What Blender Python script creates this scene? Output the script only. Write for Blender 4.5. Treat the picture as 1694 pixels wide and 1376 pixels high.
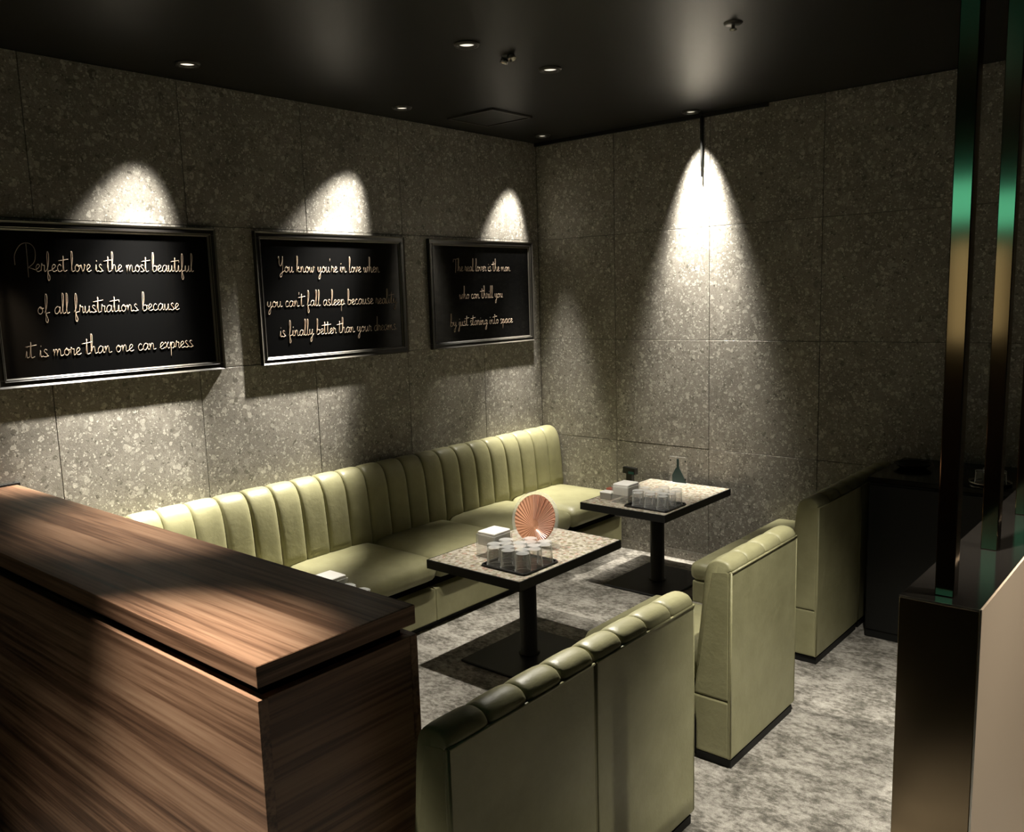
import bpy, bmesh, math, random
from mathutils import Vector, Matrix

for o in list(bpy.data.objects):
    bpy.data.objects.remove(o)
scene = bpy.context.scene
COL = scene.collection
R = math.radians
random.seed(4)

# ------------------------------------------------------------------ camera, world, exposure
# corner of the room = origin; framed wall is y = 0, the other stone wall is x = 0, floor z = 0
H = 2.43
CAM = Vector((-4.245, -3.367, 1.52))
YAW, PITCH, ROLL = R(40.959), R(8.4227), R(1.804)
FPX, PPX, PPY = 1423.76, 835.12, 701.13
fw = Vector((math.cos(PITCH) * math.cos(YAW), math.cos(PITCH) * math.sin(YAW), -math.sin(PITCH)))
rt = fw.cross(Vector((0, 0, 1))).normalized()
dn = fw.cross(rt)
r2 = math.cos(ROLL) * rt + math.sin(ROLL) * dn
d2 = -math.sin(ROLL) * rt + math.cos(ROLL) * dn
cd = bpy.data.cameras.new('camera')
cam = bpy.data.objects.new('camera', cd)
COL.objects.link(cam)
m = Matrix((r2, -d2, -fw)).transposed().to_4x4()
m.translation = CAM
cam.matrix_world = m
cd.sensor_width = 36
cd.lens = FPX / 1694 * 36
cd.shift_x = (847 - PPX) / 1694
cd.shift_y = (PPY - 688) / 1694
cd.clip_start = 0.05
scene.camera = cam

world = bpy.data.worlds.new('world')
scene.world = world
world.use_nodes = True
world.node_tree.nodes['Background'].inputs[0].default_value = (1.0, 0.88, 0.72, 1)
world.node_tree.nodes['Background'].inputs[1].default_value = 0.005
vs = scene.view_settings
vs.view_transform = 'Standard'
vs.look = 'None'
vs.gamma = 1
vs.use_curve_mapping = False
vs.exposure = 0.0

# ------------------------------------------------------------------ materials
def mat(name, base=(0.5, 0.5, 0.5), rough=0.5, metal=0.0, spec=0.5, **kw):
    M = bpy.data.materials.new(name)
    M.use_nodes = True
    b = M.node_tree.nodes['Principled BSDF']
    b.inputs['Base Color'].default_value = (*base, 1)
    b.inputs['Roughness'].default_value = rough
    b.inputs['Metallic'].default_value = metal
    b.inputs['Specular IOR Level'].default_value = spec
    for k, v in kw.items():
        b.inputs[k.replace('_', ' ')].default_value = v
    return M

class NT:
    """tiny node helper"""
    def __init__(s, M):
        s.t = M.node_tree
        s.b = s.t.nodes['Principled BSDF']
    def n(s, typ, ins=None, **attrs):
        q = s.t.nodes.new(typ)
        for k, v in attrs.items():
            setattr(q, k, v)
        for k, v in (ins or {}).items():
            if isinstance(v, bpy.types.NodeSocket):
                s.t.links.new(v, q.inputs[k])
            else:
                q.inputs[k].default_value = v
        return q
    def ramp(s, fac, stops, interp='LINEAR'):
        q = s.t.nodes.new('ShaderNodeValToRGB')
        q.color_ramp.interpolation = interp
        e = q.color_ramp.elements
        while len(e) < len(stops):
            e.new(0.5)
        for i, (p, c) in enumerate(stops):
            e[i].position = p
            e[i].color = (*c, 1) if len(c) == 3 else c
        s.t.links.new(fac, q.inputs[0])
        return q.outputs[0]
    def mix(s, f, a, b, mode='MIX'):
        q = s.t.nodes.new('ShaderNodeMix')
        q.data_type = 'RGBA'
        q.blend_type = mode
        for k, v in ((0, f), (6, a), (7, b)):
            if isinstance(v, bpy.types.NodeSocket):
                s.t.links.new(v, q.inputs[k])
            else:
                q.inputs[k].default_value = v if k == 0 else (*v, 1)
        return q.outputs[2]
    def math(s, op, a, b=0.0):
        q = s.t.nodes.new('ShaderNodeMath')
        q.operation = op
        for k, v in ((0, a), (1, b)):
            if isinstance(v, bpy.types.NodeSocket):
                s.t.links.new(v, q.inputs[k])
            else:
                q.inputs[k].default_value = v
        return q.outputs[0]
    def link(s, a, name):
        s.t.links.new(a, s.b.inputs[name])
    def bump(s, h, strength, dist=0.002):
        q = s.n('ShaderNodeBump', {'Strength': strength, 'Distance': dist, 'Height': h})
        s.link(q.outputs[0], 'Normal')

def stone_material():
    M = mat('stone_agglomerate', rough=0.5, spec=0.35)
    t = NT(M)
    geo = t.n('ShaderNodeNewGeometry')
    oi = t.n('ShaderNodeObjectInfo')
    off = t.n('ShaderNodeVectorMath', {0: oi.outputs['Location'], 1: (3.1, 3.7, 5.3)}, operation='MULTIPLY')
    p = t.n('ShaderNodeVectorMath', {0: geo.outputs['Position'], 1: off.outputs[0]}, operation='ADD').outputs[0]
    wob = t.n('ShaderNodeTexNoise', {'Vector': p, 'Scale': 22.0, 'Detail': 2.0})
    wv = t.n('ShaderNodeVectorMath', {0: wob.outputs['Color'], 1: (0.035, 0.035, 0.035)}, operation='MULTIPLY')
    pw = t.n('ShaderNodeVectorMath', {0: p, 1: wv.outputs[0]}, operation='ADD').outputs[0]
    big = t.n('ShaderNodeTexNoise', {'Vector': p, 'Scale': 5.0, 'Detail': 5.0, 'Roughness': 0.65})
    col = t.ramp(big.outputs['Fac'], [(0.30, (0.190, 0.176, 0.148)), (0.72, (0.300, 0.280, 0.240))])
    def chips(scale, r, thr, lo, hi, colin, strength=1.0):
        v = t.n('ShaderNodeTexVoronoi', {'Vector': pw, 'Scale': scale, 'Randomness': 1.0})
        sep = t.n('ShaderNodeSeparateColor', {0: v.outputs['Color']})
        rnd = t.math('MULTIPLY', sep.outputs[1], r)
        inside = t.math('LESS_THAN', v.outputs['Distance'], t.math('ADD', rnd, r * 0.35))
        sel = t.math('GREATER_THAN', sep.outputs[0], thr)
        mk = t.math('MULTIPLY', t.math('MULTIPLY', inside, sel), strength)
        cc = t.ramp(sep.outputs[2], [(0.0, lo), (0.40, tuple(0.6 * a + 0.4 * b for a, b in zip(lo, hi))), (1.0, hi)])
        return t.mix(mk, colin, cc)
    col = chips(9, 0.34, 0.78, (0.15, 0.135, 0.11), (0.42, 0.39, 0.335), col, 0.55)
    col = chips(22, 0.42, 0.70, (0.09, 0.08, 0.065), (0.46, 0.43, 0.37), col, 0.75)
    col = chips(52, 0.50, 0.50, (0.11, 0.10, 0.08), (0.56, 0.53, 0.46), col, 0.8)
    col = chips(120, 0.48, 0.42, (0.08, 0.072, 0.058), (0.66, 0.63, 0.55), col, 0.8)
    fine = t.n('ShaderNodeTexNoise', {'Vector': p, 'Scale': 260.0, 'Detail': 2.0})
    col = t.mix(0.35, col, t.ramp(fine.outputs['Fac'], [(0.3, (0.25, 0.25, 0.25)), (0.7, (0.8, 0.8, 0.8))]), 'OVERLAY')
    t.link(col, 'Base Color')
    t.bump(fine.outputs['Fac'], 0.25, 0.002)
    return M

def wood_material(name, axis):
    """zebra-grained walnut; axis = grain direction"""
    M = mat(name, rough=0.42, spec=0.4)
    t = NT(M)
    geo = t.n('ShaderNodeNewGeometry')
    sc = [9.0, 9.0, 9.0]
    sc[axis] = 0.35
    mp = t.n('ShaderNodeMapping', {'Vector': geo.outputs['Position'], 'Scale': tuple(sc)})
    n1 = t.n('ShaderNodeTexNoise', {'Vector': mp.outputs[0], 'Scale': 2.2, 'Detail': 4.0, 'Roughness': 0.6, 'Distortion': 0.4})
    sc2 = [60.0, 60.0, 60.0]
    sc2[axis] = 1.2
    mp2 = t.n('ShaderNodeMapping', {'Vector': geo.outputs['Position'], 'Scale': tuple(sc2)})
    n2 = t.n('ShaderNodeTexNoise', {'Vector': mp2.outputs[0], 'Scale': 1.6, 'Detail': 3.0, 'Roughness': 0.6})
    f = t.math('ADD', t.math('MULTIPLY', n1.outputs['Fac'], 0.6), t.math('MULTIPLY', n2.outputs['Fac'], 0.4))
    col = t.ramp(f, [(0.36, (0.060, 0.030, 0.017)), (0.46, (0.160, 0.083, 0.047)), (0.54, (0.285, 0.160, 0.094)), (0.66, (0.40, 0.245, 0.15))])
    t.link(col, 'Base Color')
    t.bump(n2.outputs['Fac'], 0.08, 0.001)
    return M

def carpet_material():
    M = mat('mottled_carpet', rough=0.95, spec=0.1)
    t = NT(M)
    geo = t.n('ShaderNodeNewGeometry')
    mp = t.n('ShaderNodeMapping', {'Vector': geo.outputs['Position'], 'Scale': (7.5, 4.6, 1.0)})
    n1 = t.n('ShaderNodeTexNoise', {'Vector': mp.outputs[0], 'Scale': 1.3, 'Detail': 8.0, 'Roughness': 0.72, 'Distortion': 0.25})
    mp2 = t.n('ShaderNodeMapping', {'Vector': geo.outputs['Position'], 'Scale': (60.0, 38.0, 1.0)})
    n2 = t.n('ShaderNodeTexNoise', {'Vector': mp2.outputs[0], 'Scale': 1.0, 'Detail': 3.0, 'Roughness': 0.7})
    n3 = t.n('ShaderNodeTexNoise', {'Vector': geo.outputs['Position'], 'Scale': 420.0, 'Detail': 1.0})
    f = t.math('ADD', t.math('MULTIPLY', n1.outputs['Fac'], 0.60), t.math('MULTIPLY', n2.outputs['Fac'], 0.40))
    col = t.ramp(f, [(0.37, (0.090, 0.083, 0.068)), (0.46, (0.20, 0.187, 0.158)), (0.53, (0.36, 0.338, 0.292)), (0.62, (0.50, 0.472, 0.415))])
    col = t.mix(0.5, col, t.ramp(n3.outputs['Fac'], [(0.25, (0.2, 0.2, 0.2)), (0.75, (0.8, 0.8, 0.8))]), 'OVERLAY')
    t.link(col, 'Base Color')
    t.bump(n3.outputs['Fac'], 0.6, 0.004)
    return M

def leather_material():
    M = mat('olive_green_leather', rough=0.43, spec=0.4)
    t = NT(M)
    geo = t.n('ShaderNodeNewGeometry')
    n1 = t.n('ShaderNodeTexNoise', {'Vector': geo.outputs['Position'], 'Scale': 9.0, 'Detail': 5.0, 'Roughness': 0.6})
    col = t.ramp(n1.outputs['Fac'], [(0.3, (0.252, 0.242, 0.128)), (0.7, (0.318, 0.304, 0.168))])
    t.link(col, 'Base Color')
    v = t.n('ShaderNodeTexNoise', {'Vector': geo.outputs['Position'], 'Scale': 38.0, 'Detail': 4.0, 'Roughness': 0.6})
    t.bump(v.outputs['Fac'], 0.22, 0.006)
    return M

def table_stone():
    M = mat('speckled_table_stone', rough=0.22, spec=0.5)
    t = NT(M)
    geo = t.n('ShaderNodeNewGeometry')
    v = t.n('ShaderNodeTexVoronoi', {'Vector': geo.outputs['Position'], 'Scale': 75.0})
    sep = t.n('ShaderNodeSeparateColor', {0: v.outputs['Color']})
    col = t.ramp(sep.outputs[0], [(0.0, (0.55, 0.50, 0.40)), (0.30, (0.16, 0.13, 0.09)), (0.45, (0.42, 0.38, 0.28)),
                                  (0.62, (0.24, 0.24, 0.10)), (0.74, (0.60, 0.56, 0.47)), (0.90, (0.38, 0.15, 0.09))], 'CONSTANT')
    n = t.n('ShaderNodeTexNoise', {'Vector': geo.outputs['Position'], 'Scale': 60.0, 'Detail': 4.0})
    col = t.mix(0.55, col, t.ramp(n.outputs['Fac'], [(0.35, (0.20, 0.17, 0.12)), (0.65, (0.62, 0.57, 0.48))]))
    t.link(col, 'Base Color')
    return M

def emis(name, c, s):
    M = mat(name, (0.02, 0.02, 0.02))
    b = M.node_tree.nodes['Principled BSDF']
    b.inputs['Emission Color'].default_value = (*c, 1)
    b.inputs['Emission Strength'].default_value = s
    return M

STONE = stone_material()
GROUT = mat('dark_grout', (0.06, 0.055, 0.045), 0.9)
WOODY = wood_material('walnut_grain_long', 1)
WOODX = wood_material('walnut_grain_end', 0)
CARPET = carpet_material()
LEATHER = leather_material()
TSTONE = table_stone()
BLACKP = mat('satin_black_paint', (0.012, 0.012, 0.011), 0.45, spec=0.4)
CEIL = mat('glossy_black_ceiling', (0.005, 0.0048, 0.0044), 0.42, spec=0.36)
PLINTH = mat('black_plinth', (0.008, 0.008, 0.007), 0.6, spec=0.3)
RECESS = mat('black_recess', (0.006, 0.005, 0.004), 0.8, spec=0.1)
FRAMEB = mat('black_lacquer_moulding', (0.012, 0.011, 0.010), 0.3)
BEAD = mat('champagne_bead', (0.095, 0.087, 0.072), 0.35, 0.0, 0.6)
PANEL = mat('black_glass_panel', (0.003, 0.003, 0.003), 0.06, spec=0.35)
GOLD = mat('pale_gold_lettering', (0.50, 0.385, 0.285), 0.45, 0.15)
BRONZE = mat('bronze_mirror', (0.26, 0.21, 0.145), 0.10, 1.0)
BRONZEP = mat('dark_bronze_panel', (0.30, 0.235, 0.155), 0.16, 1.0)
BEIGE = mat('beige_panel', (0.46, 0.36, 0.255), 0.6)
DTOP = mat('gloss_black_top', (0.008, 0.007, 0.006), 0.14, spec=0.15)
def thin_clear(name, lo, hi):
    # thin-walled clear ware: see-through face-on, denser at grazing angles (Fresnel), with a sharp sheen
    M = mat(name, (0.88, 0.89, 0.86), 0.05, spec=1.0)
    t = NT(M)
    lw = t.n('ShaderNodeLayerWeight', {'Blend': 0.5})
    a = t.n('ShaderNodeMapRange', {'Value': t.math('POWER', lw.outputs['Facing'], 3.0), 'From Min': 0.0, 'From Max': 0.8, 'To Min': lo, 'To Max': hi})
    t.link(a.outputs[0], 'Alpha')
    return M
GLASS = thin_clear('clear_glass', 0.09, 0.9)
ACRYL = thin_clear('clear_acrylic', 0.13, 0.7)
PAPER = mat('white_tissue', (0.86, 0.84, 0.78), 0.8)
COPPER = mat('rose_copper', (0.72, 0.36, 0.22), 0.32, 0.35)
COPPERD = mat('pink_copper_rib', (0.80, 0.52, 0.40), 0.3, 0.3)
TEAL = mat('dark_teal_print', (0.012, 0.045, 0.045), 0.4)
RED = mat('dull_red_card', (0.36, 0.10, 0.06), 0.5)
CHROME = mat('brushed_steel', (0.55, 0.53, 0.48), 0.25, 1.0)
TRIMR = mat('dark_trim_ring', (0.05, 0.048, 0.042), 0.35, 0.4)
LENS = emis('warm_lamp_lens', (1.0, 0.90, 0.72), 1.3)

# ------------------------------------------------------------------ mesh helpers
def obj(name, bm, material, parent=None, smooth=False, loc=None):
    me = bpy.data.meshes.new(name)
    bm.to_mesh(me)
    bm.free()
    me.materials.append(material)
    if smooth:
        for p in me.polygons:
            p.use_smooth = True
    o = bpy.data.objects.new(name, me)
    COL.objects.link(o)
    if loc:
        o.location = loc
    if parent:
        o.parent = parent
    return o

def inst(name, me, parent=None, loc=(0, 0, 0), rot=None, scale=None):
    o = bpy.data.objects.new(name, me)
    COL.objects.link(o)
    o.location = loc
    if rot:
        o.rotation_euler = rot
    if scale:
        o.scale = scale
    if parent:
        o.parent = parent
    return o

def box(x0, x1, y0, y1, z0, z1, bev=0.0, seg=2, bm=None):
    b = bm or bmesh.new()
    vs_ = [b.verts.new((x, y, z)) for x in (x0, x1) for y in (y0, y1) for z in (z0, z1)]
    fs = [b.faces.new([vs_[i] for i in q]) for q in ((0, 1, 3, 2), (4, 6, 7, 5), (0, 4, 5, 1), (2, 3, 7, 6), (0, 2, 6, 4), (1, 5, 7, 3))]
    if bev:
        es = list({e for f in fs for e in f.edges})
        bmesh.ops.bevel(b, geom=es, offset=bev, segments=seg, profile=0.6, affect='EDGES')
    bmesh.ops.recalc_face_normals(b, faces=b.faces)
    return b

def prism(poly, x0, x1, bev=0.0, seg=2, bm=None):
    """polygon in (y, z) extruded along x"""
    b = bm or bmesh.new()
    a = [b.verts.new((x0, y, z)) for y, z in poly]
    c = [b.verts.new((x1, y, z)) for y, z in poly]
    n = len(poly)
    fs = [b.faces.new(a), b.faces.new(c[::-1])]
    for i in range(n):
        fs.append(b.faces.new((a[i], c[i], c[(i + 1) % n], a[(i + 1) % n])))
    bmesh.ops.recalc_face_normals(b, faces=b.faces)
    if bev:
        es = list({e for f in fs for e in f.edges})
        bmesh.ops.bevel(b, geom=es, offset=bev, segments=seg, profile=0.6, affect='EDGES')
    return b

def lathe(prof, seg=24, bm=None, cx=0, cy=0, cap=False):
    b = bm or bmesh.new()
    rings = []
    for r, z in prof:
        if r < 1e-6:
            rings.append([b.verts.new((cx, cy, z))])
        else:
            rings.append([b.verts.new((cx + r * math.cos(2 * math.pi * i / seg), cy + r * math.sin(2 * math.pi * i / seg), z)) for i in range(seg)])
    for A, B in zip(rings, rings[1:]):
        for i in range(seg):
            j = (i + 1) % seg
            if len(A) == 1 and len(B) == 1:
                continue
            if len(A) == 1:
                b.faces.new((A[0], B[i], B[j]))
            elif len(B) == 1:
                b.faces.new((A[i], A[j], B[0]))
            else:
                b.faces.new((A[i], A[j], B[j], B[i]))
    bmesh.ops.recalc_face_normals(b, faces=b.faces)
    return b

def tube(pts, r, sides=6, bm=None):
    b = bm or bmesh.new()
    pts = [Vector(p) for p in pts]
    rings = []
    for i, p in enumerate(pts):
        d = (pts[min(i + 1, len(pts) - 1)] - pts[max(i - 1, 0)])
        d = d.normalized() if d.length > 1e-9 else Vector((1, 0, 0))
        up = Vector((0, 1, 0)) if abs(d.y) < 0.9 else Vector((0, 0, 1))
        u = d.cross(up).normalized()
        v = d.cross(u)
        rr = r[i] if isinstance(r, (list, tuple)) else r
        rings.append([b.verts.new(p + rr * (math.cos(2 * math.pi * k / sides) * u + math.sin(2 * math.pi * k / sides) * v)) for k in range(sides)])
    for A, B in zip(rings, rings[1:]):
        for k in range(sides):
            b.faces.new((A[k], A[(k + 1) % sides], B[(k + 1) % sides], B[k]))
    b.faces.new(rings[0][::-1])
    b.faces.new(rings[-1])
    bmesh.ops.recalc_face_normals(b, faces=b.faces)
    return b

def catmull(pts, n=6):
    out = []
    P = [Vector(p) for p in pts]
    P = [2 * P[0] - P[1]] + P + [2 * P[-1] - P[-2]]
    for i in range(1, len(P) - 2):
        for k in range(n):
            t = k / n
            a, b, c, d = P[i - 1], P[i], P[i + 1], P[i + 2]
            out.append(0.5 * ((2 * b) + (c - a) * t + (2 * a - 5 * b + 4 * c - d) * t * t + (3 * b - a - 3 * c + d) * t ** 3))
    out.append(P[-2])
    return out

def puffy(x0, x1, prof, bulge, nx=9, closed=True):
    """channel of padding: the (y, z) profile swept along x, swollen between its two side seams"""
    b = bmesh.new()
    pr = [Vector(p) for p in catmull([Vector((p[0], p[1], 0)) for p in prof], 4)]
    n = len(pr)
    nor = []
    for i in range(n):
        d = pr[min(i + 1, n - 1)] - pr[max(i - 1, 0)]
        nor.append(Vector((-d.y, d.x, 0)).normalized())
    # outward = away from the centroid
    cen = sum(pr, Vector()) / n
    s = sum((pr[i] - cen).dot(nor[i]) for i in range(n))
    if s < 0:
        nor = [-q for q in nor]
    grid = []
    for k in range(nx):
        u = k / (nx - 1)
        w = bulge * (1 - abs(2 * u - 1) ** 3.4)
        uu = 0.5 - 0.5 * math.cos(math.pi * u)
        row = []
        for i in range(n):
            e = min(1, min(i, n - 1 - i) / 2.0)
            q = pr[i] + nor[i] * (w * (0.25 + 0.75 * e) - 0.006)
            row.append(b.verts.new((x0 + (x1 - x0) * uu, q.x, q.y)))
        grid.append(row)
    for A, B in zip(grid, grid[1:]):
        for i in range(n - 1):
            b.faces.new((A[i], B[i], B[i + 1], A[i + 1]))
        b.faces.new((A[n - 1], B[n - 1], B[0], A[0]))
    b.faces.new(grid[0])
    b.faces.new(grid[-1][::-1])
    bmesh.ops.recalc_face_normals(b, faces=b.faces)
    return b

def cushion(x0, x1, y0, y1, z0, z1, r=0.03, crown=0.012, n=14):
    """upholstered seat pad: rounded edges, slightly domed top"""
    b = box(x0, x1, y0, y1, z0, z1)
    bmesh.ops.subdivide_edges(b, edges=b.edges[:], cuts=n, use_grid_fill=True)
    cx, cy, cz = (x0 + x1) / 2, (y0 + y1) / 2, (z0 + z1) / 2
    hx, hy, hz = (x1 - x0) / 2, (y1 - y0) / 2, (z1 - z0) / 2
    r = min(r, hz * 0.98)
    for v in b.verts:
        p = Vector((v.co.x - cx, v.co.y - cy, v.co.z - cz))
        # pull samples toward the rounded rim
        c = Vector((max(-hx + r, min(hx - r, p.x)), max(-hy + r, min(hy - r, p.y)), max(-hz + r, min(hz - r, p.z))))
        d = p - c
        if d.length > 1e-6:
            q = c + d.normalized() * r
        else:
            q = p
        fx, fy = 1 - (p.x / hx) ** 4, 1 - (p.y / hy) ** 4
        if p.z > 0:
            q.z += crown * fx * fy * (p.z / hz)
        v.co = Vector((cx, cy, cz)) + q
    return b

def empty(name, loc, rz=0.0):
    o = bpy.data.objects.new(name, None)
    COL.objects.link(o)
    o.location = loc
    o.rotation_euler = (0, 0, rz)
    o.empty_display_size = 0.1
    return o

def tag(o, label, cat, group=None):
    o['label'] = label
    o['category'] = cat
    if group:
        o['group'] = group
    return o

def struct(o):
    o['kind'] = 'structure'
    return o

def copy_tree(o, parent=None):
    c = o.copy()
    COL.objects.link(c)
    c.parent = parent
    for ch in list(o.children):
        copy_tree(ch, c)
    return c

# ------------------------------------------------------------------ the setting
XL, YR = -6.4, -5.4          # how far the two stone walls run
struct(obj('floor', box(XL, 0.15, YR, 0.15, -0.08, 0.0), CARPET))
struct(obj('ceiling', box(XL, 0.15, YR, 0.15, H, H + 0.1), CEIL))
wl = struct(obj('wall_left', box(XL, 0.15, 0.010, 0.15, 0.0, H), GROUT))
wr = struct(obj('wall_right', box(0.010, 0.15, YR, 0.010, 0.0, H), GROUT))
struct(obj('wall_added', box(XL - 0.12, XL, -3.2, -1.2, 0.0, H), mat('dark_walnut_wall', (0.16, 0.11, 0.07), 0.4)))  # unseen stretch of wall, added as backdrop for the posts' reflections
wb = struct(obj('wall_back', box(XL, 0.15, YR - 0.12, YR, 0.0, H), mat('dark_passage_wall', (0.03, 0.024, 0.018), 0.5)))
struct(obj('passage_panel', box(-1.40, -0.75, YR, YR + 0.04, 0.0, 2.30, 0.004, 1), BEIGE))  # unseen beige panel, added to show up in the left frame's reflection

# square stone slabs, one object each, thin joints between them
ROWS = [0.0, 0.055, 0.655, 1.252, 1.852, H]
J = 0.0012
tile_cache = {}
def tile_mesh(w, h, facing):
    k = (round(w, 4), round(h, 4), facing)
    if k not in tile_cache:
        if facing == 'y':
            b = box(J, w - J, 0.0, 0.012, J, h - J, 0.0010, 1)
        else:
            b = box(0.0, 0.012, -w + J, -J, J, h - J, 0.0010, 1)
        me = bpy.data.meshes.new('stone_tile')
        b.to_mesh(me)
        b.free()
        me.materials.append(STONE)
        tile_cache[k] = me
    return tile_cache[k]
xs = [0.0]
x = -0.53
while x > XL:
    xs.append(x)
    x -= 0.6
xs.append(XL)
for a, b_ in zip(xs, xs[1:]):
    for z0, z1 in zip(ROWS, ROWS[1:]):
        inst('stone_tile', tile_mesh(a - b_, z1 - z0, 'y'), wl, (b_, random.uniform(-0.0006, 0.0006), z0))
ys = [0.0]
y = -0.56
while y > YR:
    ys.append(y)
    y -= 0.6
ys.append(YR)
for a, b_ in zip(ys, ys[1:]):
    for z0, z1 in zip(ROWS, ROWS[1:]):
        inst('stone_tile', tile_mesh(a - b_, z1 - z0, 'x'), wr, (random.uniform(-0.0006, 0.0006), a, z0))
# black edge strip under the ceiling that stops short along the far wall
struct(obj('trim_1', box(-0.018, -0.001, -1.48, -0.001, H - 0.020, H), BLACKP))

# ------------------------------------------------------------------ recessed spots with their own light
WARM = (1.0, 0.94, 0.84)
ring_me = lens_me = None
def lamp(t, aim, power, ang, blend, size, color):
    L = bpy.data.lights.new('spot_lamp', 'SPOT')
    L.energy = power
    L.spot_size = R(2 * ang)
    L.spot_blend = blend
    L.shadow_soft_size = size
    L.color = color
    o = bpy.data.objects.new('spot_lamp', L)
    COL.objects.link(o)
    o.parent = t
    o.location = (0, 0, -0.03)
    o.rotation_euler = Vector(aim).to_track_quat('-Z', 'Y').to_euler()
def downlight(x, y, aim, power, ang, blend, label, size=0.02, core=None, color=WARM):
    global ring_me, lens_me
    t = empty('ceiling_downlight', (x, y, H))
    if ring_me is None:
        b = lathe([(0.030, -0.002), (0.033, -0.010), (0.044, -0.009), (0.048, -0.0015), (0.048, 0.004), (0.030, 0.004)], 32)
        o = obj('trim_ring', b, TRIMR, t, True)
        ring_me = o.data
        b = lathe([(0.0, -0.0035), (0.015, -0.0035), (0.021, -0.0028), (0.029, -0.0010), (0.029, 0.003)], 24)
        o = obj('lamp_lens', b, LENS, t, True)
        lens_me = o.data
    else:
        inst('trim_ring', ring_me, t)
        inst('lamp_lens', lens_me, t)
    tag(t, label, 'ceiling light', 'recessed ceiling downlights')
    if core:
        lamp(t, core[0], core[1], core[2], 1.0, size, color)
    if power:
        lamp(t, aim, power, ang, blend, size, color)
    return t

SW, TW = 0.26, 0.20
downlight(-2.416, -0.245, (-0.26, SW, -1), 120, 22, 0.7, 'recessed downlight over the leftmost black framed quote', core=((-0.22, 0.16, -1), 800, 18))
downlight(-1.292, -0.215, (-0.48, SW, -1), 120, 22, 0.7, 'recessed downlight near framed wall over the middle quote', core=((-0.46, 0.15, -1), 700, 17))
downlight(-0.189, -0.200, (-0.20, SW, -1), 120, 22, 0.7, 'recessed downlight tucked into the ceiling corner', core=((-0.06, -0.01, -1), 560, 16))
downlight(-0.115, -1.112, (TW, 0.0, -1), 135, 24, 0.7, 'recessed downlight beside black hanging rod by the far wall', core=((0.16, 0.0, -1), 480, 20))
downlight(-1.822, -1.138, (0.10, 0.0, -1), 150, 20, 0.7, 'nearest of three ceiling spots above the near table')
downlight(-1.320, -1.132, (0.10, 0.0, -1), 150, 24, 0.7, 'farthest of three ceiling spots above the near table')
downlight(-2.28, -2.86, (0.30, 0.10, -1), 330, 26, 0.9, 'ceiling downlight above the carpet aisle beside the divider')
downlight(-3.86, -1.95, (0.13, 0.03, -1), 430, 17, 0.9, 'ceiling downlight above the passage side of the counter')
downlight(-2.80, -0.95, (-0.04, 0.0, -1), 200, 22, 0.9, 'ceiling downlight above the table behind the counter')
downlight(-4.35, -1.35, (0.14, 0.0, -1), 150, 20, 0.9, 'added ceiling downlight left of the counter in the passage')  # unseen, added to brighten the lower left of the counter
downlight(-2.20, -4.00, (0.0, 0.36, -1), 190, 27, 0.9, 'ceiling downlight in the passage beside the beige panel')
downlight(-3.05, -3.02, (-0.05, 0.0, -1), 110, 16, 0.8, 'ceiling downlight over the passage carpet before the divider')
downlight(-1.20, -4.90, (0.0, -0.3, -1), 90, 20, 0.8, 'ceiling downlight near the rear passage wall')

# twin adjustable spot, sprinkler head, vent, hanging rod
t = tag(empty('twin_spotlight', (-1.59, -1.136, H)), 'small twin swivel spotlight between two ceiling downlights', 'ceiling light')
obj('mount_plate', lathe([(0, -0.004), (0.022, -0.004), (0.025, 0.002)], 24), BLACKP, t, True)
for s in (-1, 1):
    b = lathe([(0.0, 0.008), (0.014, 0.008), (0.016, -0.012), (0.013, -0.012), (0.011, -0.006), (0, -0.006)], 20)
    bmesh.ops.rotate(b, verts=b.verts, cent=(0, 0, 0), matrix=Matrix.Rotation(R(25 * s), 3, 'X'))
    bmesh.ops.translate(b, verts=b.verts, vec=(0.010 * s, 0.026 * s, -0.010))
    h = obj('spot_head', b, CHROME, t, True)
lamp(t, (-0.84, -1.06, -1.75), 480, 14, 1.0, 0.015, WARM)
lamp(t, (0.12, -1.04, -1.75), 200, 14, 1.0, 0.015, WARM)
t = tag(empty('sprinkler_head', (-1.328, -1.937, H)), 'small sprinkler head on the glossy black ceiling', 'sprinkler')
obj('cover_plate', lathe([(0, -0.005), (0.030, -0.005), (0.034, 0.001)], 24), TRIMR, t, True)
obj('nozzle', lathe([(0, -0.024), (0.012, -0.024), (0.012, -0.020), (0.006, -0.018), (0.007, -0.004)], 20), CHROME, t, True)
t = tag(empty('ceiling_vent', (-0.80, -0.34, H)), 'black square access vent in the ceiling near the corner', 'vent')
obj('vent_plate', box(-0.14, 0.14, -0.14, 0.14, -0.006, 0.001, 0.002, 1), BLACKP, t)
for k in range(4):
    q = [(-0.15, 0.15, 0.14, 0.155), (-0.15, 0.15, -0.155, -0.14), (-0.155, -0.14, -0.155, 0.155), (0.14, 0.155, -0.155, 0.155)][k]
    obj('vent_frame', box(*q, -0.010, 0.001, 0.001, 1), TRIMR, t)
t = tag(empty('hanging_rod', (-0.014, -1.120, H)), 'thin tapered black rod hanging from ceiling before far wall', 'rod')
obj('rod', tube([(0, 0, 0), (0, 0, -0.08), (0, 0, -0.20), (0, 0, -0.320)], [0.010, 0.009, 0.007, 0.005], 10), PLINTH, t, True)
obj('ceiling_cup', lathe([(0, -0.014), (0.011, -0.012), (0.012, 0.0)], 20), PLINTH, t, True)

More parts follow.
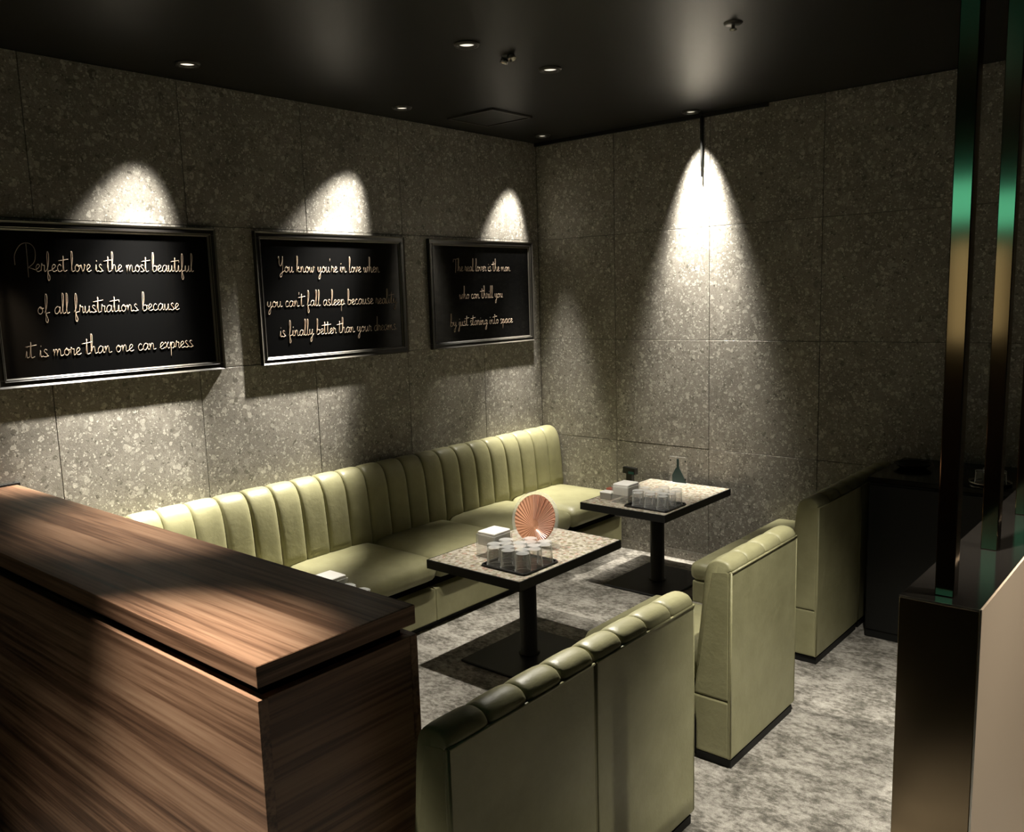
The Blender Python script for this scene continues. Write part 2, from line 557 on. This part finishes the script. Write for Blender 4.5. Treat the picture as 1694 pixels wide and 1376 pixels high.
# ------------------------------------------------------------------ script lettering drawn stroke by stroke
G = {
 'a': (0.95, [[(.74,.82),(.45,1),(.12,.6),(.1,.15),(.35,0),(.65,.4),(.78,.95),(.72,.3),(.8,.03),(.95,.15)]]),
 'b': (0.85, [[(0,.1),(.32,1.3),(.40,2.25),(.25,2.35),(.15,1.5),(.12,.2),(.35,0),(.68,.3),(.60,.85),(.3,.8)],[(.62,.75),(.85,.8)]]),
 'c': (0.72, [[(.60,.78),(.42,1),(.12,.6),(.15,.12),(.4,0),(.72,.18)]]),
 'd': (0.95, [[(.70,.85),(.42,1),(.12,.6),(.1,.15),(.35,0),(.65,.4),(.84,2.3),(.74,.6),(.78,.05),(.95,.15)]]),
 'e': (0.72, [[(0,.2),(.3,.42),(.58,.75),(.4,1),(.13,.65),(.15,.12),(.4,0),(.72,.18)]]),
 'f': (0.70, [[(0,.1),(.35,.9),(.52,2.0),(.4,2.35),(.27,1.8),(.2,.2),(.12,-.9),(.26,-1.2),(.40,-.8),(.25,.0),(.70,.2)]]),
 'g': (0.90, [[(.72,.85),(.42,1),(.12,.6),(.1,.2),(.35,.05),(.65,.45),(.76,.95),(.66,-.3),(.48,-1.1),(.22,-1.15),(.3,-.7),(.9,.2)]]),
 'h': (0.95, [[(0,.1),(.33,1.4),(.40,2.25),(.25,2.35),(.17,1.4),(.10,0)],[(.12,.2),(.4,.95),(.6,.9),(.62,.2),(.72,0),(.95,.15)]]),
 'i': (0.48, [[(0,.1),(.2,.95),(.17,.2),(.27,.02),(.48,.15)],[(.27,1.32),(.31,1.46)]]),
 'j': (0.48, [[(0,.2),(.25,.95),(.2,-.4),(.06,-1.1),(-.12,-1.1),(0,-.6),(.48,.2)],[(.3,1.32),(.34,1.46)]]),
 'k': (0.88, [[(0,.1),(.33,1.4),(.40,2.25),(.25,2.35),(.17,1.4),(.10,0)],[(.15,.3),(.5,.95),(.58,.7),(.25,.5),(.58,.05),(.88,.15)]]),
 'l': (0.50, [[(0,.1),(.32,1.4),(.40,2.2),(.25,2.35),(.17,1.4),(.15,.2),(.28,0),(.5,.15)]]),
 'm': (1.32, [[(0,.6),(.13,.95),(.11,0)],[(.12,.3),(.35,.95),(.5,.8),(.47,0)],[(.49,.3),(.75,.95),(.9,.8),(.9,.15),(1.05,0),(1.32,.15)]]),
 'n': (0.96, [[(0,.6),(.13,.95),(.11,0)],[(.12,.3),(.40,.95),(.58,.8),(.57,.15),(.7,0),(.96,.15)]]),
 'o': (0.82, [[(.4,1),(.12,.65),(.12,.2),(.38,0),(.65,.35),(.6,.8),(.4,1),(.46,.74),(.82,.8)]]),
 'p': (0.88, [[(0,.2),(.18,.98),(.14,-.2),(.08,-1.2)],[(.15,.3),(.4,.95),(.65,.75),(.6,.2),(.35,0),(.18,.2)],[(.6,.2),(.88,.15)]]),
 'r': (0.66, [[(0,.1),(.15,1.08),(.28,.82),(.5,.85),(.42,.2),(.5,0),(.66,.15)]]),
 's': (0.66, [[(.50,.88),(.34,1.04),(.14,.82),(.28,.56),(.48,.30),(.36,.0),(.04,.06)],[(.42,.06),(.66,.15)]]),
 't': (0.62, [[(.02,.1),(.30,1.9),(.22,.9),(.2,.15),(.33,0),(.62,.15)],[(-.38,1.38),(.95,1.55)]]),
 'u': (0.96, [[(0,.2),(.15,.95),(.13,.2),(.3,0),(.58,.4),(.68,.95),(.65,.2),(.75,.02),(.96,.15)]]),
 'v': (0.80, [[(0,.5),(.14,.95),(.2,.3),(.3,.02),(.55,.5),(.58,1.0),(.8,.8)]]),
 'w': (1.20, [[(0,.5),(.14,.95),(.15,.2),(.3,.0),(.5,.4),(.55,.85),(.56,.2),(.7,.0),(.92,.45),(.95,1.0),(1.2,.8)]]),
 'x': (0.80, [[(0,.7),(.2,.98),(.38,.4),(.55,.02),(.8,.18)],[(.62,1.0),(.08,0)]]),
 'y': (0.92, [[(0,.3),(.15,.95),(.14,.3),(.3,.08),(.56,.45),(.68,.95),(.6,-.3),(.42,-1.1),(.18,-1.15),(.28,-.65),(.92,.2)]]),
 "'": (0.25, [[(.1,2.1),(.06,1.75)]]),
 '.': (0.30, [[(.1,.02),(.14,.10)]]),
 'P': (1.35, [[(.50,3.1),(.46,1.4),(.38,-.75)],[(-1.15,.9),(-1.05,2.0),(-.2,3.0),(.9,3.15),(1.55,2.5),(1.35,1.3),(.5,.55)],[(.5,.55),(1.35,.25)]]),
 'Y': (1.05, [[(-.1,2.0),(.08,2.25),(.1,1.3),(.35,1.05),(.68,1.6),(.82,2.3),(.72,.8),(.45,-.6),(.12,-.8),(.22,-.3),(1.05,.25)]]),
 'T': (0.95, [[(.45,2.25),(.38,.9),(.22,-.35)],[(-.35,1.75),(-.2,2.2),(.35,2.2),(1.25,2.35)]]),
 ' ': (0.54, []),
}
def lettering(text, x0, x1, zb, yf, xh, parent, ox, oz, r=0.00125):
    """one written line, from x0 to x1 on the panel, baseline zb, x-height xh"""
    total = sum(G[c][0] for c in text)
    sx = (x1 - x0) / total
    b = bmesh.new()
    x = x0
    for c in text:
        adv, strokes = G[c]
        for st in strokes:
            wob = random.uniform(-0.05, 0.05)
            pts = [(x + sx * px - ox, yf, zb + xh * ((1 + (py - 1) * 1.3 if py > 1 else py) + wob * 0.3) - oz) for px, py in st]
            tube(catmull(pts, 4), r, 5, b)
        x += sx * adv
    return obj('lettering', b, GOLD, parent, True)

def framed_quote(x0, x1, z0, z1, lines, label):
    cx = (x0 + x1) / 2
    t = tag(empty('framed_quote', (cx, 0.0, z0)), label, 'framed sign', 'black framed quotes on the stone wall')
    w, h, D = (x1 - x0) / 2, z1 - z0, 0.0235
    def rails(name, ins, wd, y0, y1, material, bev):
        a, c = -w + ins, w - ins
        zz0, zz1 = ins, h - ins
        for q in ((a, c, zz0, zz0 + wd), (a, c, zz1 - wd, zz1), (a, a + wd, zz0 + wd, zz1 - wd), (c - wd, c, zz0 + wd, zz1 - wd)):
            obj(name, box(q[0], q[1], y0, y1, q[2], q[3], bev, 2), material, t)
    rails('outer_rail', 0.0, 0.030, -D + 0.004, -0.001, FRAMEB, 0.002)
    def slopes(name, ins, wd, yo, yi):
        # moulding strips whose faces slope down towards the panel
        A = [(-w + ins, ins), (w - ins, ins), (w - ins, h - ins), (-w + ins, h - ins)]
        B = [(-w + ins + wd, ins + wd), (w - ins - wd, ins + wd), (w - ins - wd, h - ins - wd), (-w + ins + wd, h - ins - wd)]
        for k in range(4):
            j = (k + 1) % 4
            b = bmesh.new()
            P = [(A[k], yo), (A[j], yo), (B[j], yi), (B[k], yi)]
            f = [b.verts.new((p[0], yy, p[1])) for p, yy in P]
            g = [b.verts.new((p[0], -0.001, p[1])) for p, yy in P]
            b.faces.new(f)
            b.faces.new(g[::-1])
            for i in range(4):
                b.faces.new((f[i], g[i], g[(i + 1) % 4], f[(i + 1) % 4]))
            bmesh.ops.recalc_face_normals(b, faces=b.faces)
            obj(name, b, BEAD, t)
    slopes('outer_bead', 0.002, 0.011, -D - 0.001, -D + 0.007)
    slopes('inner_bead', 0.024, 0.011, -D + 0.0015, -0.010)
    obj('panel', box(-w + 0.02, w - 0.02, -0.0085, -0.0012, 0.02, h - 0.02), PANEL, t)
    for txt, a, c, zb, xh in lines:
        lettering(txt, a, c, zb, -0.0105, xh, t, cx, z0)
    return t

framed_quote(-3.12, -2.218, 1.247, 1.842, [
    ('Perfect love is the most beautiful', -2.985, -2.326, 1.662, 0.0265),
    ('of all frustrations because', -2.958, -2.403, 1.508, 0.0265),
    ('it is more than one can express', -3.015, -2.355, 1.352, 0.0265)],
    'black framed gold quote with a large looped capital P')
framed_quote(-2.030, -1.138, 1.245, 1.840, [
    ("You know you're in love when", -1.905, -1.306, 1.660, 0.0265),
    ("you can't fall asleep because reality", -1.982, -1.198, 1.504, 0.0265),
    ('is finally better than your dreams.', -1.925, -1.205, 1.369, 0.0265)],
    'black framed gold quote hanging in the middle of three')
framed_quote(-0.962, -0.082, 1.245, 1.838, [
    ('The real lover is the man', -0.760, -0.285, 1.667, 0.0250),
    ('who can thrill you', -0.730, -0.359, 1.514, 0.0250),
    ('by just staring into space', -0.811, -0.277, 1.364, 0.0250)],
    'black framed gold quote closest to the room corner')

# ------------------------------------------------------------------ upholstered bench, one module after another
def bench_module(x0, x1, label):
    cx = (x0 + x1) / 2
    w = (x1 - x0) / 2
    t = tag(empty('bench_module', (cx, 0, 0)), label, 'sofa bench', 'olive bench modules along the framed wall')
    obj('plinth', box(-w, w, -0.560, -0.05, 0.0, 0.035), PLINTH, t)
    obj('base', box(-w + 0.001, w - 0.001, -0.592, -0.02, 0.035, 0.190, 0.006, 2), LEATHER, t)
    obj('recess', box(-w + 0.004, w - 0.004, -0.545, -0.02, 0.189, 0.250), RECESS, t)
    obj('seat_cushion', cushion(-w + 0.001, w - 0.001, -0.625, -0.10, 0.235, 0.345, 0.045, 0.014), LEATHER, t, True)
    n = 4
    prof = [(-0.165, 0.330), (-0.158, 0.42), (-0.148, 0.54), (-0.134, 0.635), (-0.108, 0.688), (-0.068, 0.706), (-0.030, 0.690), (-0.012, 0.640), (-0.012, 0.330)]
    prof = prof[:8] + [(-0.012, 0.45), (-0.012, 0.33)]
    for k in range(n):
        a = -w + 2 * w * k / n
        c = -w + 2 * w * (k + 1) / n
        obj('back_channel', puffy(a + 0.0008, c - 0.0008, prof, 0.015, 11), LEATHER, t, True)
    return t
MODS = [-0.006, -0.528, -1.050, -1.572, -2.094, -2.616, -3.080]
LAB = ['olive leather bench module in the room corner', 'olive leather bench module second from the corner',
       'olive leather bench module in shadow behind the near table', 'olive leather bench module fourth from the corner',
       'olive leather bench module half hidden by the wooden counter', 'olive leather bench module next to the wooden counter']
for a, b_, l in zip(MODS, MODS[1:], LAB):
    bench_module(b_, a, l)

# ------------------------------------------------------------------ armchairs
def chair(x0, x1, yb, label, seat_in=0.0, group='olive leather low chairs'):
    w = (x1 - x0) / 2
    t = tag(empty('low_armchair', ((x0 + x1) / 2, yb, 0)), label, 'chair', group)
    obj('plinth', box(-w + 0.012, w - 0.012, 0.004, 0.125, 0.0, 0.0265), PLINTH, t)
    obj('rear_panel', box(-w, w, 0.0, 0.012, 0.034, 0.656, 0.005, 2), LEATHER, t)
    obj('back_base', prism([(0.006, 0.034), (0.006, 0.226), (0.135, 0.226), (0.128, 0.16), (0.122, 0.13), (0.122, 0.034)], -w, w, 0.007, 2), LEATHER, t)
    obj('back_panel', prism([(0.006, 0.229), (0.006, 0.655), (0.020, 0.658), (0.070, 0.650), (0.088, 0.55), (0.130, 0.229)], -w, w, 0.007, 2), LEATHER, t)
    n = 4
    prof = [(0.006, 0.650), (0.004, 0.665), (0.020, 0.683), (0.054, 0.686), (0.084, 0.664), (0.096, 0.61), (0.106, 0.50), (0.122, 0.33), (0.09, 0.34), (0.05, 0.60)]
    for k in range(n):
        a = -w + 2 * w * k / n
        c = -w + 2 * w * (k + 1) / n
        obj('back_channel', puffy(a + 0.0006, c - 0.0006, prof, 0.009, 11), LEATHER, t, True)
    pp = []
    for s in (-1, 1):
        pp.append(obj('piping', tube([(s * (w - 0.003), 0.002, 0.04), (s * (w - 0.003), 0.002, 0.35), (s * (w - 0.003), 0.002, 0.654)], 0.0035, 6), LEATHER, t, True))
    obj('piping', tube([(-w + 0.003, 0.000, 0.655), (0, 0.000, 0.655), (w - 0.003, 0.000, 0.655)], 0.0038, 6), LEATHER, t, True)
    obj('seat_base', box(-w + 0.004 + seat_in, w - 0.004, 0.126, 0.560, 0.150, 0.250, 0.008, 2), LEATHER, t)
    obj('seat_cushion', cushion(-w + 0.001 + seat_in, w - 0.001, 0.13, 0.578, 0.245, 0.332, 0.035, 0.010), LEATHER, t, True)
    obj('under_frame', box(-w + 0.03 + seat_in, w - 0.03, 0.128, 0.50, 0.0, 0.152), PLINTH, t)
    return t
chair(-3.156, -2.660, -2.250, 'shadowed olive low chair beside the wooden counter end', 0.075)
chair(-2.656, -2.178, -2.250, 'front olive low chair with brightly lit rolled top')
chair(-1.868, -1.362, -2.210, 'olive low chair standing alone, its lit side facing the aisle')
chair(-0.945, -0.458, -2.130, 'dim olive low chair beside the black cabinet')
chair(-0.454, -0.006, -2.130, 'olive low chair against the far wall, mostly hidden')

# ------------------------------------------------------------------ pedestal tables
def table(cx, cy, label):
    t = tag(empty('pedestal_table', (cx, cy, 0)), label, 'table', 'black pedestal tables')
    a, b_ = 0.343, 0.247
    obj('base_plate', box(-0.225, 0.225, -0.19, 0.19, 0.0, 0.012, 0.003, 1), BLACKP, t)
    obj('column', lathe([(0, 0.012), (0.046, 0.012), (0.046, 0.016), (0.037, 0.020), (0.037, 0.430), (0, 0.430)], 28), BLACKP, t, True)
    obj('mount_plate', box(-0.14, 0.14, -0.11, 0.11, 0.424, 0.431), BLACKP, t)
    for q in ((-a, a, -b_, -b_ + 0.006), (-a, a, b_ - 0.006, b_), (-a, -a + 0.006, -b_ + 0.006, b_ - 0.006), (a - 0.006, a, -b_ + 0.006, b_ - 0.006)):
        obj('edge_band', box(*q, 0.430, 0.4665), PLINTH, t)
    obj('table_top', box(-a + 0.006, a - 0.006, -b_ + 0.006, b_ - 0.006, 0.430, 0.467), TSTONE, t)
    return t
T1, T2, T3 = (-1.555, -1.130), (-0.412, -1.078), (-2.744, -1.010)
table(*T1, 'black pedestal table with speckled top, nearest one in view')
table(*T2, 'black pedestal table with speckled top by the far wall')
table(*T3, 'black pedestal table hidden behind the wooden counter')

# ------------------------------------------------------------------ things on the tables
TZ = 0.467
def tray(x, y, w, d, label, rz=0.0):
    t = tag(empty('serving_tray', (x, y, TZ), rz), label, 'tray', 'black serving trays')
    obj('tray_floor', box(-w / 2, w / 2, -d / 2, d / 2, 0.0, 0.003, 0.001, 1), DTOP, t)
    b = bmesh.new()
    pts = []
    rr = 0.018
    for (sx, sy, a0) in ((1, 1, 0), (-1, 1, 90), (-1, -1, 180), (1, -1, 270)):
        for k in range(5):
            a = R(a0 + 90 * k / 4)
            pts.append((sx * (w / 2 - rr) + rr * math.cos(a), sy * (d / 2 - rr) + rr * math.sin(a), 0.006))
    pts.append(pts[0])
    tube(pts, 0.004, 6, b)
    obj('tray_rim', b, BLACKP, t, True)
    return t
glass_me = None
def tumbler(x, y, z, label, group, s=1.0):
    """upturned drinking glass"""
    global glass_me
    if glass_me is None:
        b = bmesh.new()
        seg = 40
        prof = [(0.0330, 0.0, 0), (0.0330, 0.006, 0), (0.0315, 0.009, 1), (0.0305, 0.040, 1), (0.0292, 0.074, 1), (0.0285, 0.085, 0), (0.0240, 0.087, 0)]
        rings = []
        for r0, z0, fl in prof:
            rings.append([b.verts.new(((r0 - 0.0016 * fl * (k % 4 in (0,))) * math.cos(2 * math.pi * k / seg), (r0 - 0.0016 * fl * (k % 4 in (0,))) * math.sin(2 * math.pi * k / seg), z0)) for k in range(seg)])
        for A, B in zip(rings, rings[1:]):
            for k in range(seg):
                b.faces.new((A[k], A[(k + 1) % seg], B[(k + 1) % seg], B[k]))
        b.faces.new(rings[-1])
        r_in = [[b.verts.new((0.0305 * math.cos(2 * math.pi * k / seg), 0.0305 * math.sin(2 * math.pi * k / seg), 0.0)) for k in range(seg)],
                [b.verts.new((0.0265 * math.cos(2 * math.pi * k / seg), 0.0265 * math.sin(2 * math.pi * k / seg), 0.072)) for k in range(seg)]]
        for A, B in ((rings[0], r_in[0]), (r_in[0], r_in[1])):
            for k in range(seg):
                b.faces.new((A[(k + 1) % seg], A[k], B[k], B[(k + 1) % seg]))
        b.faces.new(r_in[1][::-1])
        me = bpy.data.meshes.new('tumbler')
        b.to_mesh(me)
        b.free()
        me.materials.append(GLASS)
        glass_me = me
    o = inst('tumbler', glass_me, None, (x, y, z), (0, 0, random.uniform(0, 6)), (s, s, s))
    return tag(o, label, 'glass', group)
def tissue_box(x, y, label, rz=0.0, w=0.115, d=0.10, h=0.095, z=TZ):
    t = tag(empty('tissue_holder', (x, y, z), rz), label, 'napkin holder', 'clear napkin holders')
    for q in ((-w / 2, w / 2, -d / 2, -d / 2 + 0.003), (-w / 2, w / 2, d / 2 - 0.003, d / 2), (-w / 2, -w / 2 + 0.003, -d / 2 + 0.003, d / 2 - 0.003), (w / 2 - 0.003, w / 2, -d / 2 + 0.003, d / 2 - 0.003)):
        obj('acrylic_wall', box(*q, 0.0, h), ACRYL, t)
    obj('napkin_stack', box(-w / 2 + 0.005, w / 2 - 0.005, -d / 2 + 0.005, d / 2 - 0.005, h - 0.045, h + 0.012, 0.003, 1), PAPER, t)
    return t

# near table
tray(-1.725, -1.235, 0.215, 0.225, 'black tray of upturned glasses on the near table')
tissue_box(-1.690, -1.072, 'clear napkin holder with white tissues on the near table')
gl = 'clear upturned tumbler on the tray of the near table'
for (x, y) in ((-1.795, -1.310), (-1.725, -1.312), (-1.655, -1.308), (-1.797, -1.238), (-1.727, -1.240), (-1.657, -1.236), (-1.795, -1.166), (-1.725, -1.166)):
    tumbler(x, y, TZ + 0.0035, gl, 'tumblers on the near table tray')

def fan_disc(x, y):
    t = tag(empty('copper_fan_disc', (x, y, TZ)), 'round rose copper pleated fan disc standing behind the glasses', 'ornament')
    q = (Vector((CAM.x - x, CAM.y - y, 0)).normalized() + Vector((-0.30, 0.55, 0.30))).normalized()
    rot = q.to_track_quat('Z', 'Y').to_matrix().to_4x4()
    rot.translation = Vector((0, 0, 0.118))
    def fin(b, name, M, par, sm=False):
        bmesh.ops.transform(b, matrix=rot, verts=b.verts)
        return obj(name, b, M, par, sm)
    rad = 0.102
    b = bmesh.new()
    n = 72
    c0 = Vector((0, -0.035, 0))
    rim, rim2 = [], []
    for k in range(n):
        a = 2 * math.pi * k / n
        z = 0.004 if k % 2 else 0.0
        rim.append(b.verts.new((rad * math.cos(a), rad * math.sin(a), z)))
        rim2.append(b.verts.new((rad * math.cos(a), rad * math.sin(a), z - 0.003)))
    h0 = b.verts.new((c0.x, c0.y, 0.003))
    h1 = b.verts.new((c0.x, c0.y, 0.0))
    for k in range(n):
        j = (k + 1) % n
        b.faces.new((h0, rim[k], rim[j]))
        b.faces.new((h1, rim2[j], rim2[k]))
        b.faces.new((rim[k], rim2[k], rim2[j], rim[j]))
    dsk = fin(b, 'pleated_disc', COPPER, t)
    for k in range(30):
        a = R(-70 + 170 * k / 29)
        e = Vector((rad * 0.97 * math.cos(a), rad * 0.97 * math.sin(a), 0.006))
        s = c0 + (e - c0) * 0.25
        s.z = 0.0045
        fin(tube([s, (s + e) / 2, e], [0.0007, 0.0013, 0.002], 4), 'rib', COPPERD, dsk)
    b = lathe([(rad + 0.001, -0.004), (rad + 0.014, -0.004), (rad + 0.014, 0.004), (rad + 0.001, 0.004), (rad + 0.001, -0.004)], 64)
    fin(b, 'clear_rim', ACRYL, t, False)
    obj('stand_foot', box(-0.05, 0.05, -0.03, 0.03, 0.0, 0.012, 0.003, 1), ACRYL, t)
    return t
fan_disc(-1.490, -1.128)

# far table
tray(-0.610, -1.185, 0.20, 0.24, 'black tray of upturned glasses on the far table')
tissue_box(-0.610, -1.015, 'clear napkin holder with white tissues on the far table', h=0.085)
gl = 'clear upturned tumbler on the tray of the far table'
for (x, y) in ((-0.672, -1.265), (-0.605, -1.268), (-0.540, -1.265), (-0.672, -1.195), (-0.605, -1.197), (-0.540, -1.195), (-0.672, -1.125), (-0.605, -1.126)):
    tumbler(x, y, TZ + 0.0035, gl, 'tumblers on the far table tray', 0.93)
t = tag(empty('match_box', (-0.590, -0.905, TZ)), 'small white box with red card on the far table', 'box')
obj('box_body', box(-0.045, 0.045, -0.035, 0.035, 0.0, 0.032, 0.002, 1), mat('grey_card', (0.30, 0.28, 0.24), 0.5), t)
obj('box_lid', box(-0.046, 0.010, -0.036, 0.036, 0.032, 0.037, 0.001, 1), PAPER, t)
obj('red_card', box(0.012, 0.046, -0.034, 0.034, 0.032, 0.046, 0.002, 1), RED, t)
t = tag(empty('menu_stand', (-0.345, -0.872, TZ), R(-12)), 'small black menu stand at the back of the far table', 'menu stand')
obj('stand_foot', box(-0.03, 0.03, -0.03, 0.03, 0.0, 0.006, 0.001, 1), PLINTH, t)
obj('stand_post', box(-0.012, 0.012, -0.020, 0.020, 0.006, 0.080, 0.001, 1), BLACKP, t)
obj('sign_head', box(-0.014, 0.014, -0.045, 0.045, 0.080, 0.115, 0.002, 1), BLACKP, t)
obj('teal_label', box(-0.0155, -0.0135, -0.040, 0.000, 0.083, 0.096), mat('teal_label', (0.02, 0.16, 0.15), 0.4), t)
t = tag(empty('sign_holder', (-0.105, -1.030, TZ)), 'clear acrylic sign with dark bottle shape by the far wall', 'sign')
obj('acrylic_panel', box(-0.002, 0.002, -0.055, 0.055, 0.0, 0.150, 0.001, 1), ACRYL, t)
obj('panel_foot', box(-0.02, 0.02, -0.055, 0.055, -0.0005, 0.004), ACRYL, t)
poly = [(-0.052, 0.006), (0.034, 0.006), (0.036, 0.045), (0.018, 0.078), (0.008, 0.090), (0.007, 0.138), (-0.006, 0.138), (-0.007, 0.092), (-0.030, 0.050)]
obj('bottle_print', prism(poly, -0.0042, -0.0025), TEAL, t)
for (yy, zz) in ((0.047, 0.128), (-0.045, 0.128), (-0.045, 0.0265)):
    obj('stud', box(-0.0048, -0.002, yy - 0.004, yy + 0.004, zz - 0.005, zz + 0.005, 0.001, 1), BLACKP, t)

# table behind the counter: only the tops of its things show over the counter
tray(-2.52, -1.13, 0.20, 0.20, 'black tray on the table behind the wooden counter')
tissue_box(-2.462, -0.965, 'white tissues showing just above the wooden counter edge', h=0.088)
for (x, y) in ((-2.465, -1.085), (-2.465, -1.160), (-2.54, -1.085), (-2.54, -1.160)):
    tumbler(x, y, TZ + 0.0035, 'clear upturned tumbler just behind the wooden counter', 'tumblers behind the counter')

# ------------------------------------------------------------------ wooden half-wall counter in the foreground
CX0, CX1, CY = -3.468, -3.092, -2.103
ZT, TH, GAP = 0.899, 0.040, 0.022
t = tag(empty('wooden_counter', ((CX0 + CX1) / 2, -1.05, 0)), 'zebra grained walnut half-height counter in the foreground', 'counter')
ox, oy = (CX0 + CX1) / 2, -1.05
w = (CX1 - CX0) / 2
obj('counter_top', box(-w, w, CY - oy, -0.014 - oy, ZT - TH, ZT, 0.0015, 2), WOODY, t)
obj('top_end_band', box(-w, w, CY - 0.0015 - oy, CY - oy, ZT - TH, ZT - 0.001), WOODX, t)
obj('shadow_gap', box(-w + 0.022, w - 0.022, CY + 0.022 - oy, -0.014 - oy, ZT - TH - GAP, ZT - TH), RECESS, t)
zb = ZT - TH - GAP
obj('front_panel', box(-w - 0.003, -w + 0.018, CY - 0.004 - oy, -0.014 - oy, 0.0, zb, 0.0012, 2), WOODY, t)
obj('rear_panel', box(w - 0.018, w + 0.001, CY - 0.004 - oy, -0.014 - oy, 0.0, zb, 0.0012, 2), WOODY, t)
obj('end_panel', box(-w + 0.018, w - 0.018, CY - 0.003 - oy, CY + 0.016 - oy, 0.0, zb, 0.0006, 1), WOODX, t)
obj('core', box(-w + 0.018, w - 0.018, CY + 0.016 - oy, -0.014 - oy, 0.0, zb - 0.004), RECESS, t)
obj('wall_trim', box(-w - 0.35, w + 0.010, -0.014 - oy, -0.001 - oy, ZT - 0.012, ZT + 0.008, 0.001, 1), PLINTH, t)

# ------------------------------------------------------------------ divider with bronze posts
PZ = 0.90
px0, py0, py1 = -2.474, -3.014, -2.869
t = tag(empty('room_divider', (px0, (py0 + py1) / 2, 0)), 'low divider with bronze end, beige side and tall bronze posts', 'divider')
hw = (py1 - py0) / 2
L = 2.46
obj('end_panel', box(0.0, 0.012, -hw, hw, 0.0, PZ - 0.004, 0.001, 1), BRONZEP, t)
obj('side_panel', box(0.002, L, -hw - 0.004, -hw + 0.012, 0.0, PZ - 0.002), BEIGE, t)
obj('rear_panel', box(0.012, L, hw - 0.012, hw, 0.0, PZ - 0.004), BLACKP, t)
obj('top_panel', box(0.0, L, -hw + 0.0, hw, PZ - 0.004, PZ, 0.0008, 1), DTOP, t)
obj('end_edge', box(-0.0012, 0.001, -hw, hw, PZ - 0.004, PZ + 0.0005), CHROME, t)
obj('side_edge', box(-0.0012, 0.003, -hw - 0.004, -hw - 0.001, 0.0, PZ), CHROME, t)
for k in range(6):
    xx = 0.040 + 0.386 * k
    p = obj('post', box(xx, xx + 0.036, hw - 0.090, hw - 0.055, PZ, H - 0.001, 0.002, 2), BRONZE, t)

# ------------------------------------------------------------------ black cabinet behind the divider, with a few things on top
t = tag(empty('black_cabinet', (-0.26, -2.52, 0)), 'black low cabinet behind the bronze posts', 'cabinet')
obj('body', box(-0.258, 0.25, -0.34, 0.34, 0.0, 0.690, 0.003, 1), PLINTH, t)
obj('top', box(-0.262, 0.252, -0.345, 0.345, 0.690, 0.712, 0.002, 1), DTOP, t)
for k in range(2):
    obj('door', box(-0.266, -0.258, -0.336 + 0.337 * k, -0.003 + 0.337 * k, 0.04, 0.68, 0.001, 1), PLINTH, t)
t = tag(empty('oval_dish', (-0.235, -2.275, 0.712)), 'dark shallow dish at the cabinet end near the chair', 'dish')
obj('dish', lathe([(0, 0.004), (0.05, 0.003), (0.075, 0.022), (0.078, 0.021), (0.052, 0.0), (0, 0.0)], 32), DTOP, t, True)
t = tag(empty('steel_rimmed_tray', (-0.40, -2.615, 0.712)), 'dark round tray with thin steel rim on the cabinet', 'tray')
obj('tray_floor', lathe([(0, 0.003), (0.075, 0.003), (0.075, 0.0), (0, 0.0)], 36), DTOP, t)
obj('tray_rim', lathe([(0.072, 0.002), (0.076, 0.010), (0.079, 0.009), (0.076, 0.0), (0.072, 0.002)], 36), CHROME, t, True)
for k, (x, y) in enumerate(((-0.435, -2.585), (-0.375, -2.60), (-0.405, -2.655))):
    tumbler(x, y, 0.7155, 'small glass tumbler on the steel rimmed tray', 'tumblers on the cabinet tray', 0.62)

# ------------------------------------------------------------------ green exit lamp behind the camera, and a glow added for the posts to reflect
t = tag(empty('exit_lamp', (-5.2, -2.29, 1.90)), 'green lit exit lamp hanging in the passage', 'exit lamp')
obj('housing', box(-0.03, 0.0, -0.20, 0.20, -0.10, 0.10, 0.004, 1), PAPER, t)
obj('green_face', box(0.0, 0.006, -0.19, 0.19, -0.09, 0.09), emis('green_lamp_face', (0.16, 0.95, 0.68), 2.2), t)
obj('hanger', box(-0.018, -0.012, -0.01, 0.01, 0.10, H - 1.90), BLACKP, t)
t = tag(empty('added_glow_box', (XL, -2.05, 1.15)), 'slim warm glow box added for the posts to reflect', 'added glow')  # unseen warm glow, added only for its yellow reflection in the posts
obj('glow_box_back', box(0.0, 0.03, -0.06, 0.06, 0.0, 0.62, 0.003, 1), BLACKP, t)
obj('glow_box_face', box(0.03, 0.07, -0.07, 0.07, 0.02, 0.60, 0.004, 1), emis('warm_glow_face', (1.0, 0.84, 0.46), 1.1), t)
